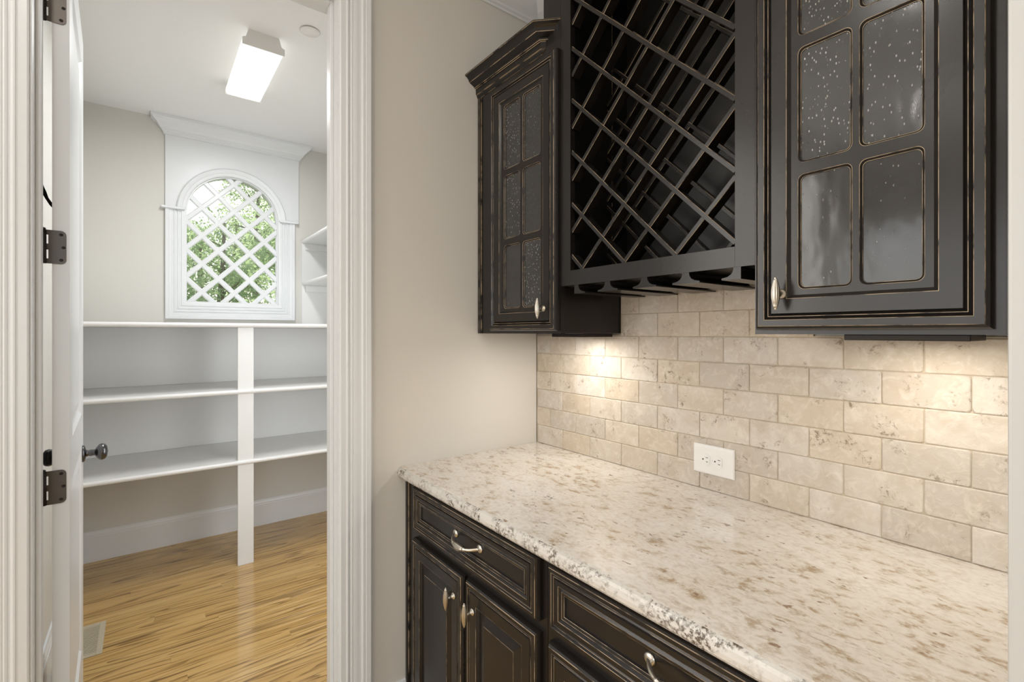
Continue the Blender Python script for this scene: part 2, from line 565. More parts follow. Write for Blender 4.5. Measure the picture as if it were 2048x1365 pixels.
# ------------------------------------------------------------------ door wall trim
CASE = [(0.0, 0.0), (0.0, 0.009), (0.003, 0.012), (0.018, 0.013), (0.021, 0.0145), (0.0225, 0.017), (0.026, 0.0175), (0.029, 0.0155),
        (0.031, 0.012), (0.034, 0.012), (0.036, 0.0155), (0.040, 0.017), (0.043, 0.0145), (0.045, 0.0165), (0.054, 0.018), (0.066, 0.0175),
        (0.071, 0.0185), (0.073, 0.023), (0.079, 0.0245), (0.084, 0.0225), (0.0855, 0.026), (0.101, 0.027), (0.105, 0.024), (0.105, 0.0)]
CASE = [(w_, p if p in (0.0,) else 0.015 + (p - 0.015) * 0.62) for w_, p in CASE]
IN_R, IN_L, IN_T = -0.8628, -1.5985, HEAD + 0.005
def casing_leg(name, y_in, sgn, z1):
    m = MB()
    n = len(CASE)
    lo = [(p, y_in + sgn * w_, 0.0) for w_, p in CASE]
    hi = [(p, y_in + sgn * w_, z1 + w_) for w_, p in CASE]
    m.add(lo + hi, [(i, i + 1, n + i + 1, n + i) for i in range(n - 1)] + [tuple(range(n)), tuple(range(n, 2 * n))])
    return struct(m.build(name, 'white_trim'))
casing_leg('trim_1', IN_R, 1, IN_T)
casing_leg('trim_2', IN_L, -1, IN_T)
m = MB(); n = len(CASE)
m.add([(p, IN_L - w_, IN_T + w_) for w_, p in CASE] + [(p, IN_R + w_, IN_T + w_) for w_, p in CASE],
      [(i, i + 1, n + i + 1, n + i) for i in range(n - 1)])
struct(m.build('trim_3', 'white_trim'))
# jamb boards with the stop the door closes against
m = MB()
m.box(WX0 - 0.001, 0.001, JR, JR + 0.019, 0, HEAD)
m.box(WX0 - 0.001, 0.001, JL - 0.019, JL, 0, HEAD)
m.box(WX0 - 0.001, 0.001, JL - 0.019, JR + 0.019, HEAD, HEAD + 0.019)
m.box(WX0 + 0.040, WX0 + 0.075, JR - 0.011, JR, 0, HEAD, b=0.002)
m.box(WX0 + 0.040, WX0 + 0.075, JL, JL + 0.010, 0, HEAD, b=0.002)
m.box(WX0 + 0.040, WX0 + 0.075, JL + 0.011, JR - 0.011, HEAD - 0.011, HEAD, b=0.002)
struct(m.build('trim_4', 'white_trim'))
# pantry-side casing
m = MB()
m.box(WX0 - 0.02, WX0, JR - 0.0 + 0.005, JR + 0.10, 0, HEAD + 0.1, b=0.003)
m.box(WX0 - 0.02, WX0, JR + 0.005, JL - 0.005, HEAD + 0.005, HEAD + 0.1, b=0.003)
struct(m.build('trim_5', 'white_trim'))

def baseboard(name, axis, fixed, a, b, sgn, h=0.185):
    prof = [(0, 0), (0.016, 0), (0.016, h - 0.035), (0.013, h - 0.03), (0.013, h - 0.022), (0.009, h - 0.012), (0.007, h), (0, h)]
    m = MB()
    if axis == 1:      # runs along y on a wall at x = fixed
        m.prism([(fixed + sgn * p, z) for p, z in prof], 1, a, b)
    else:
        m.prism([(fixed + sgn * p, z) for p, z in prof], 0, a, b)
    return struct(m.build(name, 'white_trim'))
baseboard('baseboard_left', 1, 0, -0.757, -0.622, 1, 0.142)
baseboard('baseboard_far', 1, FAR, PL_Y, PR_Y, 1)
baseboard('baseboard_pantry_left', 0, PL_Y, FAR + 0.016, WX0, 1)
baseboard('baseboard_pantry_right', 0, PR_Y, FAR + 0.016, WX0, -1)

# kitchen crown moulding
CR = [(0, 2.745), (0.008, 2.745), (0.010, 2.752), (0.018, 2.757), (0.020, 2.765), (0.040, 2.778), (0.070, 2.805), (0.082, 2.825), (0.088, 2.828),
      (0.094, 2.836), (0.100, 2.842), (0.100, 2.86), (0, 2.86)]
m = MB(); n = len(CR)
m.add([(p, -4.5, z) for p, z in CR] + [(p, 0.012 - p, z) for p, z in CR] + [(1.557, 0.012 - p, z) for p, z in CR],
      [(k * n + i, k * n + (i + 1) % n, (k + 1) * n + (i + 1) % n, (k + 1) * n + i) for k in range(2) for i in range(n)])
struct(m.build('trim_6', 'white_trim'))
# white post that ends the counter run on the right
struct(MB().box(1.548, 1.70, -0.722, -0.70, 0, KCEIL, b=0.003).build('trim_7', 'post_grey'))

# ------------------------------------------------------------------ pantry door (open 92 degrees)
TH = math.radians(2.2)
door = bpy.data.objects.new('door_1', None); col.objects.link(door)
door['kind'] = 'structure'; door['_o'] = (0, 0, 0)
door.location = (-0.130, -1.5392, 0)
door.rotation_euler = (0, 0, PI + TH)          # local +x runs along the leaf, local +y to its hidden face
DW, DT, DZ0, DZ1 = 0.712, 0.0344, 0.012, 2.506
m = MB()
ST = 0.112
zr = [(DZ0, DZ0 + 0.22), (0.98, 1.10), (DZ1 - 0.115, DZ1)]
m.box(0, ST, 0, DT, DZ0, DZ1).box(DW - ST, DW, 0, DT, DZ0, DZ1)
for a, b in zr:
    m.box(ST, DW - ST, 0, DT, a, b)
leaf_ = m.build('door_leaf', 'white_trim', door)
for a, b in ((zr[0][1], zr[1][0]), (zr[1][1], zr[2][0])):
    m = MB()
    x0, x1 = ST, DW - ST
    for face, sg in ((0.0, 1), (DT, -1)):
        ring = [(0, 0.0), (0.010, 0.007), (0.018, 0.0095), (0.030, 0.0095), (0.055, 0.004), (0.060, 0.004)]
        vs = []
        for i_, d in ring:
            yy = face + sg * d
            vs += [(x0 + i_, yy, a + i_), (x1 - i_, yy, a + i_), (x1 - i_, yy, b - i_), (x0 + i_, yy, b - i_)]
        k = len(ring)
        fs = [(r * 4 + i, r * 4 + (i + 1) % 4, (r + 1) * 4 + (i + 1) % 4, (r + 1) * 4 + i) for r in range(k - 1) for i in range(4)]
        fs.append(tuple((k - 1) * 4 + i for i in range(4)))
        m.add(vs, fs)
    m.build('door_panel', 'white_trim', door)
def door_knob(z, sgn, face):
    m = MB()
    pr = [(0.0005, 0), (0.031, 0), (0.031, 0.004), (0.027, 0.008), (0.013, 0.011), (0.0105, 0.018), (0.0125, 0.022), (0.0115, 0.030), (0.012, 0.036),
          (0.021, 0.041), (0.029, 0.048), (0.0312, 0.056), (0.0285, 0.065), (0.019, 0.0715), (0.0005, 0.074)]
    m.lathe(pr, (0.640, face, z), (0, sgn, 0), 24)
    return m.build('door_knob', 'knob_metal', door)
door_knob(0.947, -1, 0.0)
door_knob(0.947, 1, DT)
for zc in (2.268, 1.6265, 0.9874, 0.35):
    hl = 0.0445
    m = MB()
    # leaf on the door edge: rounded far corners, two notches at the barrel
    y0, y1, r = 0.0065, 0.0415, 0.011
    def rc(cy, cz, a0):
        return [(cy + r * math.cos(a0 + k * PI / 8), cz + r * math.sin(a0 + k * PI / 8)) for k in range(5)]
    poly = [(y1, zc - hl)] + [(y1, zc + hl)]
    out = [(y1, zc - hl), (y1, zc + hl)] + [(p[0], p[1]) for p in rc(y0 + r, zc + hl - r, PI / 2)] + [(p[0], p[1]) for p in rc(y0 + r, zc - hl + r, PI)]
    m.prism(out, 0, -0.0022, 0.0)
    for za, zb_ in ((-hl, -hl + 0.013), (-0.008, 0.008), (hl - 0.013, hl)):
        m.box(-0.0022, 0.0, y1, 0.047, zc + za, zc + zb_)
    h = m.build('hinge', 'bronze', door)
    m = MB()
    m.lathe([(0.0005, 0), (0.0058, 0), (0.0058, 2 * hl), (0.0005, 2 * hl)], (-0.0015, 0.0505, zc - hl), (0, 0, 1), 12)
    m.lathe([(0.0005, 0), (0.0045, 0.001), (0.0045, 0.004), (0.0005, 0.006)], (-0.0015, 0.0505, zc + hl), (0, 0, 1), 12)
    m.build('hinge_barrel', 'bronze_dark', h)
    for yy, zz in ((0.0165, zc + 0.034), (0.0120, zc), (0.0165, zc - 0.034)):
        m = MB()
        m.lathe([(0.0005, 0), (0.0042, 0), (0.0038, 0.0008), (0.0016, 0.0009), (0.0014, 0.0002), (0.0005, 0.0002)], (-0.0022, yy, zz), (-1, 0, 0), 12)
        m.build('screw', 'bronze_dark', h)
# curved robe hook on the hidden face of the door
m = MB()
pts = [(0.20, DT + 0.004, 1.762), (0.20, DT + 0.016, 1.777), (0.20, DT + 0.026, 1.795), (0.20, DT + 0.032, 1.812), (0.20, DT + 0.037, 1.83), (0.20, DT + 0.040, 1.845)]
m.tube(pts, [0.0045, 0.0045, 0.004, 0.0055, 0.004, 0.0035], 8)
m.lathe([(0.0005, 0), (0.011, 0), (0.011, 0.003), (0.0005, 0.005)], (0.20, DT, 1.762), (0, 1, 0), 14)
m.build('robe_hook', 'bronze_dark', door)

# ------------------------------------------------------------------ arched window
win = sroot('window_1', (FAR, ARC_Y, SILL))
PY0, PY1, PZ0, PZ1, PT = -1.2735, -0.4515, 1.489, 2.73, 0.022
IMP = 2.222
# flat spandrel board above the impost line
m = MB()
arch_hole = [p for p in arch_pts(ARC_R + 0.053, 24, IMP)]
hp = [p for p in arch_hole if p[1] >= IMP - 1e-6]
def spandrel(m, x0, x1):
    r = ARC_R + 0.053
    pts = []
    a0 = math.asin((IMP - ARC_Z) / r)
    for k in range(25):
        a = a0 + (PI - 2 * a0) * k / 24
        pts.append((ARC_Y + r * math.cos(a), ARC_Z + r * math.sin(a)))
    n = len(pts)
    top = [(PY1 + (PY0 - PY1) * k / (n - 1), PZ1) for k in range(n)]
    for x in (x0, x1):
        vs = [(x, *p) for p in pts] + [(x, *p) for p in top]
        m.add(vs, [(i, i + 1, n + i + 1, n + i) for i in range(n - 1)])
        m.add([(x, *pts[0]), (x, *top[0]), (x, PY1, IMP)], [(0, 1, 2)])
        m.add([(x, *pts[-1]), (x, *top[-1]), (x, PY0, IMP)], [(0, 1, 2)])
    m.add([(x0, *p) for p in pts] + [(x1, *p) for p in pts], [(i, i + 1, n + i + 1, n + i) for i in range(n - 1)])
    for (ya, za, yb, zb) in ((PY1, IMP, PY1, PZ1), (PY0, IMP, PY0, PZ1), (PY0, PZ1, PY1, PZ1)):
        m.add([(x0, ya, za), (x1, ya, za), (x1, yb, zb), (x0, yb, zb)], [(0, 1, 2, 3)])
spandrel(m, FAR, FAR + 0.012)
m.build('spandrel_board', 'white_trim', win)
# archivolt: moulded ring around the arch
AV = [(0.0, 0.0), (0.0, 0.012), (0.006, 0.016), (0.020, 0.018), (0.024, 0.022), (0.036, 0.026), (0.046, 0.028), (0.053, 0.022), (0.053, 0.0)]
m = MB(); n = len(AV); seg = 32; vs = []
for k in range(seg + 1):
    a = PI * k / seg
    vs += [(FAR + p, ARC_Y + (ARC_R + r) * math.cos(a), ARC_Z + (ARC_R + r) * math.sin(a)) for r, p in AV]
m.add(vs, [(k * n + i, k * n + i + 1, (k + 1) * n + i + 1, (k + 1) * n + i) for k in range(seg) for i in range(n - 1)], 0, False)
m.build('archivolt', 'white_trim', win)
# fluted pilasters (mitred into the bottom casing)
PF = [(0.0, 0.0), (0.0, 0.016), (0.008, 0.018), (0.024, 0.018), (0.027, 0.013), (0.034, 0.013), (0.037, 0.018), (0.044, 0.018), (0.047, 0.013),
      (0.054, 0.013), (0.057, 0.018), (0.064, 0.018), (0.067, 0.013), (0.074, 0.013), (0.077, 0.018), (0.092, 0.019), (0.095, 0.024), (0.112, 0.024), (0.112, 0.0)]
n = len(PF)
for sg in (1, -1):
    m = MB()
    yi = ARC_Y + sg * ARC_R
    lo = [(FAR + p, yi + sg * w_, SILL - w_) for w_, p in PF]
    hi = [(FAR + p, yi + sg * w_, IMP - 0.004) for w_, p in PF]
    m.add(lo + hi, [(i, i + 1, n + i + 1, n + i) for i in range(n - 1)] + [tuple(range(n, 2 * n))])
    m.build('pilaster', 'white_trim', win)
    m = MB()
    ya, yb = (yi + 0.004, yi + 0.135) if sg > 0 else (yi - 0.135, yi - 0.004)
    m.box(FAR, FAR + 0.038, ya, yb, IMP - 0.007, IMP + 0.009, b=0.004)
    m.build('impost', 'white_trim', win)
m = MB()
m.add([(FAR + p, ARC_Y - ARC_R - w_, SILL - w_) for w_, p in PF] + [(FAR + p, ARC_Y + ARC_R + w_, SILL - w_) for w_, p in PF],
      [(i, i + 1, n + i + 1, n + i) for i in range(n - 1)])
m.build('bottom_casing', 'white_trim', win)
# crown of the window surround
WC = [(0.012, 2.700), (0.022, 2.700), (0.022, 2.712), (0.030, 2.718), (0.032, 2.728), (0.040, 2.732), (0.046, 2.745), (0.062, 2.766),
      (0.078, 2.778), (0.080, 2.784), (0.088, 2.788), (0.088, 2.8055), (0.012, 2.8055)]
m = MB(); n = len(WC)
vs = []
for sg, yy in ((-1, PY0), (1, PY1)):
    vs += [(FAR + p, yy + sg * (p - 0.012), z) for p, z in WC]
m.add(vs, [(i, (i + 1) % n, n + (i + 1) % n, n + i) for i in range(n)])
for sg, yy, o in ((-1, PY0, 0), (1, PY1, n)):
    vs = [(FAR + p, yy + sg * (p - 0.012), z) for p, z in WC] + [(FAR + 0.0, yy + sg * (p - 0.012), z) for p, z in WC]
    m.add(vs, [(i, i + 1, n + i + 1, n + i) for i in range(n - 1)])
m.build('crown', 'white_trim', win)
# sash, lattice bars and glass
m = MB(); seg = 28
o_ = arch_pts(ARC_R, seg); i_ = arch_pts(ARC_R - 0.007, seg, SILL + 0.008); n = len(o_)
for xx in (FAR - 0.004, FAR - 0.05):
    m.add([(xx, *p) for p in o_] + [(xx, *p) for p in i_], [(k, (k + 1) % n, n + (k + 1) % n, n + k) for k in range(n)])
m.add([(FAR - 0.004, *p) for p in i_] + [(FAR - 0.05, *p) for p in i_], [(k, (k + 1) % n, n + (k + 1) % n, n + k) for k in range(n)])
m.build('sash', 'white_trim', win)
def inside_arch(y, z, r):
    if z < SILL + 0.001: return False
    if z > ARC_Z: return (y - ARC_Y) ** 2 + (z - ARC_Z) ** 2 < r * r
    return abs(y - ARC_Y) < r
LH = 0.0967
for d in (1, -1):
    for k in range(-14, 15):
        # centre lines pass through (-0.8742 + i*LH, 2.0632 + j*LH), i + j even
        cy, cz = -0.8742 + 2 * k * LH, 2.0632
        ts = [t_ * 0.004 for t_ in range(-400, 401)]
        ins = [t_ for t_ in ts if inside_arch(cy + t_, cz + d * t_, ARC_R - 0.002)]
        if len(ins) < 8: continue
        a, b = min(ins), max(ins)
        e = 0.004
        p0 = Vector((cy + a - e, cz + d * (a - e))); p1 = Vector((cy + b + e, cz + d * (b + e)))
        u = (p1 - p0).normalized(); nn = Vector((-u.y, u.x))
        hw = 0.0165
        dx = 0.0 if d > 0 else 0.0006
        xf, xb_ = FAR - 0.016 - dx, FAR - 0.036
        prof = [(-hw, xb_), (-hw, xf - 0.006), (-hw + 0.006, xf), (hw - 0.006, xf), (hw, xf - 0.006), (hw, xb_)]
        vs = [(xx, *(p0 + nn * w_)) for w_, xx in prof] + [(xx, *(p1 + nn * w_)) for w_, xx in prof]
        n6 = 6
        mm = MB().add(vs, [(i, (i + 1) % n6, n6 + (i + 1) % n6, n6 + i) for i in range(n6)] + [tuple(range(6)), tuple(range(6, 12))])
        mm.build('lattice_bar', 'white_trim', win)
g = arch_pts(ARC_R - 0.003, 24, SILL + 0.004)
MB().prism(g, 0, FAR - 0.046, FAR - 0.042).build('pane', 'window_glass', win)

# ------------------------------------------------------------------ pantry shelving
SF = -1.6504
shelving = thing('pantry_shelving', 'white built-in pantry shelving with one post below the arched window', 'shelving', (SF, -0.9, 0))
def shelf_board(m, x0, x1, y0, y1, zt, th=0.026):
    r = th / 2
    prof = [(x0, zt - th), (x1 - r, zt - th)] + [(x1 - r + r * math.sin(k * PI / 6), zt - r - r * math.cos(k * PI / 6)) for k in range(1, 6)] + [(x1 - r, zt), (x0, zt)]
    m.prism(prof, 1, y0, y1)
for zt in (1.4555, 1.056, 0.631):
    m = MB(); shelf_board(m, FAR + 0.007, SF + 0.012, PL_Y + 0.001, PR_Y - 0.001, zt)
    m.build('shelf', 'white_shelf', shelving)
    m = MB()
    m.box(FAR + 0.007, FAR + 0.026, PL_Y + 0.002, PR_Y - 0.002, zt - 0.026 - 0.04, zt - 0.0265)
    m.build('cleat', 'white_shelf', shelving)
for za, zb in ((0.632, 1.029), (1.057, 1.429)):
    MB().box(FAR + 0.0005, FAR + 0.0065, PL_Y + 0.002, PR_Y - 0.002, za, zb).build('back_panel', 'white_shelf', shelving)
MB().box(SF - 0.018, SF - 0.002, -0.9372, -0.8525, 0.0, 1.429, b=0.0015).build('post', 'white_shelf', shelving)

def side_shelf(zt, label):
    s_ = thing('wall_shelf', label, 'shelf', (FAR, -0.2, zt))
    m = MB()
    th, r = 0.026, 0.013
    prof = [(PR_Y - 0.002, zt - th), (-0.43 + r, zt - th)] + [(-0.43 + r - r * math.sin(k * PI / 6), zt - r - r * math.cos(k * PI / 6)) for k in range(1, 6)] + \
           [(-0.43 + r, zt), (PR_Y - 0.002, zt)]
    m.prism(prof, 0, FAR + 0.008, WX0 - 0.03)
    m.build('shelf_board', 'white_shelf', s_)
    MB().box(FAR + 0.008, FAR + 0.027, -0.405, PR_Y - 0.003, zt - 0.075, zt - 0.0265, b=0.002).build('cleat', 'white_shelf', s_)
    MB().box(FAR + 0.028, WX0 - 0.03, PR_Y - 0.022, PR_Y - 0.003, zt - 0.075, zt - 0.0265, b=0.002).build('cleat', 'white_shelf', s_)
side_shelf(2.105, 'upper white shelf on the right pantry wall beside the arched window')
side_shelf(1.785, 'lower white shelf on the right pantry wall beside the arched window')
m = MB().box(FAR + 0.0005, FAR + 0.0072, -0.4275, PR_Y - 0.001, 1.457, 2.08)
tag(m.build('back_board', 'white_shelf', origin=(FAR, -0.2, 1.457)), 'white backing board on the far pantry wall behind the right shelves', 'board')

# floor register by the door
reg = thing('floor_register', 'beige metal floor register with dark slots by the open door', 'vent', (-1.268, -1.588, 0))
VX0, VX1, VY0, VY1 = -1.4170, -1.1190, -1.655, -1.5265
m = MB()
for a in ((VX0, VX1, VY0, VY0 + 0.022), (VX0, VX1, VY1 - 0.022, VY1), (VX0, VX0 + 0.024, VY0 + 0.022, VY1 - 0.022), (VX1 - 0.024, VX1, VY0 + 0.022, VY1 - 0.022)):
    m.box(*a, 0.0, 0.005, b=0.0015)
m.build('register_frame', 'register_beige', reg)
MB().box(VX0 + 0.024, VX1 - 0.024, VY0 + 0.022, VY1 - 0.022, 0.0003, 0.0008).build('register_well', 'dark_slot', reg)
ns = 19
for k in range(ns):
    xx = VX0 + 0.024 + (k + 0.5) * (VX1 - VX0 - 0.048) / ns
    MB().add([(xx - 0.0045, VY0 + 0.021, 0.0045), (xx - 0.0045, VY1 - 0.021, 0.0045), (xx + 0.0035, VY1 - 0.021, 0.0038), (xx + 0.0035, VY0 + 0.021, 0.0038),
              (xx - 0.0035, VY0 + 0.021, 0.0012), (xx - 0.0035, VY1 - 0.021, 0.0012), (xx + 0.0022, VY1 - 0.021, 0.0012), (xx + 0.0022, VY0 + 0.021, 0.0012)],
             [(0, 1, 2, 3), (7, 6, 5, 4), (0, 4, 5, 1), (3, 2, 6, 7), (0, 3, 7, 4), (1, 5, 6, 2)]).build('slat', 'register_beige', reg)

# wedge that keeps the door from the wall
m = MB().box(-1.075, -1.02, -1.6738, -1.664, 0.0, 0.022, b=0.002)
m.lathe([(0.0005, 0), (0.007, 0), (0.007, 0.06), (0.009, 0.062), (0.009, 0.075), (0.0005, 0.078)], (-1.047, -1.6739, 0.012), (0, 1, 0), 12)
tag(m.build('door_stop', 'bronze_dark', origin=(-1.047, -1.67, 0)), 'dark metal door stop on the floor behind the open door', 'door stop')

# pantry ceiling lamp
fix = thing('ceiling_lamp', 'white rectangular wraparound lamp glowing on the pantry ceiling', 'lamp', (-1.17, -0.932, PCEIL))
LX0, LX1, LY0, LY1, LZ = -1.478, -0.878, -1.0225, -0.8425, 2.73
cap = [(LY0, LZ), (LY1, LZ), (LY1, LZ + 0.03), (LY1 - 0.014, LZ + 0.036), (LY1 - 0.026, PCEIL), (LY0 + 0.026, PCEIL), (LY0 + 0.014, LZ + 0.036), (LY0, LZ + 0.03)]
for xa, xb_ in ((LX1 - 0.006, LX1), (LX0, LX0 + 0.006)):
    MB().prism(cap, 0, xa, xb_).build('end_cap', 'white_plastic', fix)
MB().box(LX0 + 0.006, LX1 - 0.006, LY0 + 0.035, LY1 - 0.035, LZ + 0.045, PCEIL).build('housing', 'white_plastic', fix)
m = MB()
dp = [(LY0 + 0.003, LZ + 0.034), (LY0 + 0.003, LZ + 0.012), (LY0 + 0.012, LZ + 0.003), (LY1 - 0.012, LZ + 0.003), (LY1 - 0.003, LZ + 0.012), (LY1 - 0.003, LZ + 0.034)]
m.prism(dp, 0, LX0 + 0.006, LX1 - 0.006)
m.build('diffuser', 'lamp_diffuser', fix)
cp = thing('ceiling_cover', 'small round white cover plate on the pantry ceiling beside the lamp', 'cover plate', (-0.7265, -0.766, PCEIL))
MB().lathe([(0.0005, 0), (0.043, 0), (0.0435, 0.002), (0.041, 0.004), (0.0005, 0.0045)], (-0.7265, -0.766, PCEIL - 0.003), (0, 0, -1), 32).build('plate', 'white_plastic', cp)
MB().lathe([(0.0005, 0), (0.036, 0), (0.036, 0.003), (0.0005, 0.003)], (-0.7265, -0.766, PCEIL), (0, 0, -1), 24).build('collar', 'dark_slot', cp)

# ------------------------------------------------------------------ cabinet parts
DM = ['espresso', 'worn_edge']
def rings(m, x0, x1, z0, z1, yf, prof, close=True):
    """nested rectangles facing -y; prof: (inset, depth, material of the band that ends here)"""
    vs = []
    for ins, d, mi in prof:
        yy = yf + d
        vs += [(x0 + ins, yy, z0 + ins), (x1 - ins, yy, z0 + ins), (x1 - ins, yy, z1 - ins), (x0 + ins, yy, z1 - ins)]
    k = len(prof)
    fs, mi = [], []
    for r in range(k - 1):
        for i in range(4):
            fs.append((r * 4 + i, r * 4 + (i + 1) % 4, (r + 1) * 4 + (i + 1) % 4, (r + 1) * 4 + i)); mi.append(prof[r + 1][2])
    if close:
        fs.append(tuple((k - 1) * 4 + i for i in range(4))); mi.append(0)
    # sides and back
    b = len(vs)
    vs += [(x0, yf + 0.0215, z0), (x1, yf + 0.0215, z0), (x1, yf + 0.0215, z1), (x0, yf + 0.0215, z1)]
    for i in range(4):
        fs.append((i, (i + 1) % 4, b + (i + 1) % 4, b + i)); mi.append(0)
    if close:
        fs.append((b, b + 1, b + 2, b + 3)); mi.append(0)
    m.add(vs, fs, mi)
    return b
GD = [(0, .012, 0), (.003, .005, 0), (.0075, .0012, 0), (.0085, .0, 1), (.0208, 0, 0), (.0217, .0005, 1), (.0245, .006, 0), (.0277, .0032, 0), (.0287, .0032, 1),
      (.0325, .008, 0), (.0345, .004, 0), (.0640, .004, 0), (.0650, .0044, 1), (.0715, .010, 0)]
def rrect(x0, x1, z0, z1, r, n=4):
    pts = []
    for cx, cz, a0 in ((x1 - r, z1 - r, 0), (x0 + r, z1 - r, PI / 2), (x0 + r, z0 + r, PI), (x1 - r, z0 + r, 1.5 * PI)):
        for k in range(n + 1):
            a = a0 + k * PI / 2 / n
            pts.append((cx + r * math.cos(a), cz + r * math.sin(a)))
    return pts
def pull_knob(x, z, yf, parent):
    """fluted spindle on a short stem"""
    m = MB()
    m.lathe([(.0005, 0), (.0105, 0), (.0105, .002), (.008, .004), (.005, .006), (.0042, .012), (.0042, .024), (.0005, .026)], (x, yf, z), (0, -1, 0), 16)
    L = .034
    pr = [(.0005, -L), (.0022, -L + .0005), (.0028, -L + .003), (.0022, -L + .0045), (.0048, -L + .006), (.0045, -L + .008), (.0062, -L + .014), (.0082, -.010), (.0088, 0), (.0082, .010),
          (.0062, L - .014), (.0045, L - .008), (.0048, L - .006), (.0022, L - .0045), (.0028, L - .003), (.0022, L - .0005), (.0005, L)]
    m.lathe(pr, (x, yf - .027, z), (0, 0, 1), 48, 0, 0.16, 12)
    return m.build('pull_knob', 'satin_nickel', parent)
def bow_pull(x, z, yf, parent):
    m = MB()
    hw = .0657
    for s_ in (-1, 1):
        m.lathe([(.0005, 0), (.0125, 0), (.0125, .002), (.010, .0045), (.006, .006), (.0005, .0065)], (x + s_ * hw, yf, z), (0, -1, 0), 18)
    pts, rad, fl = [], [], []
    N = 48
    for k in range(N + 1):
        s_ = -1 + 2 * k / N
        a = abs(s_)
        yy = yf - .003 - .030 * (1 - a ** 3.2)
        zz = z - .008 * (1 - a ** 2)
        pts.append((x + s_ * hw, yy, zz))
        if a < .40:
            rad.append(.0046 + .0050 * (1 - (a / .40) ** 2)); fl.append(.20)
        elif a < .48:
            rad.append(.0058); fl.append(0)
        else:
            rad.append(.0036 + .0012 * a); fl.append(0)
    m.tube(pts, rad, 36, 0, fl, 9)
    return m.build('bow_pull', 'satin_nickel', parent)

def glass_door(root, x0, x1, z0, z1, yf, rows, cols, knob):
    m = MB()
    rings(m, x0, x1, z0, z1, yf, GD, close=False)
    ix0, ix1, iz0, iz1 = x0 + .0715, x1 - .0715, z0 + .0715, z1 - .0715
    y_in = yf + .010
    cb = [ix0] + [(cols[i][1] + cols[i + 1][0]) / 2 for i in range(len(cols) - 1)] + [ix1]
    rb = [iz0] + [(rows[i][1] + rows[i + 1][0]) / 2 for i in range(len(rows) - 1)] + [iz1]
    panes = []
    for ci, (a, b) in enumerate(cols):
        for ri, (c_, d) in enumerate(rows):
            h = rrect(a, b, c_, d, .012)
            X0, X1, Z0, Z1 = cb[ci], cb[ci + 1], rb[ri], rb[ri + 1]
            outer = []
            n = 5
            for q, (sx, sz) in enumerate(((1, 1), (-1, 1), (-1, -1), (1, -1))):
                cx, cz = (X1 if sx > 0 else X0), (Z1 if sz > 0 else Z0)
                ps = h[q * n:(q + 1) * n]
                first_vertical = q in (0, 2)      # first point of the corner lies on the vertical side
                for k, p in enumerate(ps):
                    if k < 2:
                        e = (cx, p[1]) if first_vertical else (p[0], cz)
                    elif k == 2:
                        e = (cx, cz)
                    else:
                        e = (p[0], cz) if first_vertical else (cx, p[1])
                    outer.append(e)
            N = len(h)
            m.add([(p[0], y_in, p[1]) for p in h] + [(p[0], y_in, p[1]) for p in outer],
                  [(i, (i + 1) % N, N + (i + 1) % N, N + i) for i in range(N)])
            lay = [(0, 0, 0), (.0008, .0004, 1), (.0040, .0042, 0), (.0047, .0045, 1), (.0052, .011, 0)]
            prev = None
            for off, dd, mi in lay:
                pts = rrect(a + off, b - off, c_ + off, d - off, .012 - off * .6)
                cur = [(p[0], y_in + dd, p[1]) for p in pts]
                if prev:
                    m.add(prev + cur, [(i, (i + 1) % N, N + (i + 1) % N, N + i) for i in range(N)], mi)
                prev = cur
            panes.append((a, b, c_, d))
    # back plate behind the bars, with square openings hidden by the panes
    d_ = m.build('door', DM, root, normals=False)
    for a, b, c_, d in panes:
        MB().box(a + .003, b - .003, y_in + .006, y_in + .0105, c_ + .003, d - .003).build('pane', 'seeded_glass', d_, origin=((a + b) / 2, y_in, (c_ + d) / 2))
    pull_knob(knob[0], knob[1], yf + .004, d_)
    return d_

BD = [(0, .012, 0), (.003, .005, 0), (.0065, .0012, 0), (.0075, .0, 1), (.0168, 0, 0), (.0176, .0004, 1), (.0205, .004, 0), (.0232, .0022, 0), (.0240, .0022, 1),
      (.0268, .0045, 0), (.0285, .0012, 0), (.0574, .0012, 0), (.0583, .0016, 1), (.0630, .0100, 0), (.0660, .0100, 0), (.0932, .0032, 0), (.0939, .0028, 1)]
DD = [(0, .012, 0), (.003, .005, 0), (.0065, .0012, 0), (.0074, .0, 1), (.0153, 0, 0), (.0161, .0004, 1), (.0190, .0042, 0), (.0217, .0020, 0), (.0225, .0020, 1),
      (.0255, .0045, 0), (.0270, .0012, 0), (.0375, .0012, 0), (.0383, .0016, 1), (.0425, .0065, 0), (.0470, .0035, 0), (.0478, .0036, 1), (.0535, .0050, 0), (.0543, .0054, 1), (.0560, .0100, 0)]
def panel_door(root, x0, x1, z0, z1, yf, knob):
    m = MB(); rings(m, x0, x1, z0, z1, yf, BD)
    d_ = m.build('door', DM, root, normals=False)
    pull_knob(knob[0], knob[1], yf + .0012, d_)
def drawer(root, x0, x1, z0, z1, yf, px):
    m = MB(); rings(m, x0, x1, z0, z1, yf, DD)
    m.box(x0 + .03, x1 - .03, yf + .03, yf + .5, z0 + .01, z1 - .02)
    d_ = m.build('drawer', DM, root, normals=False)
    bow_pull(px, (z0 + z1) / 2 + .004, yf + .0098, d_)

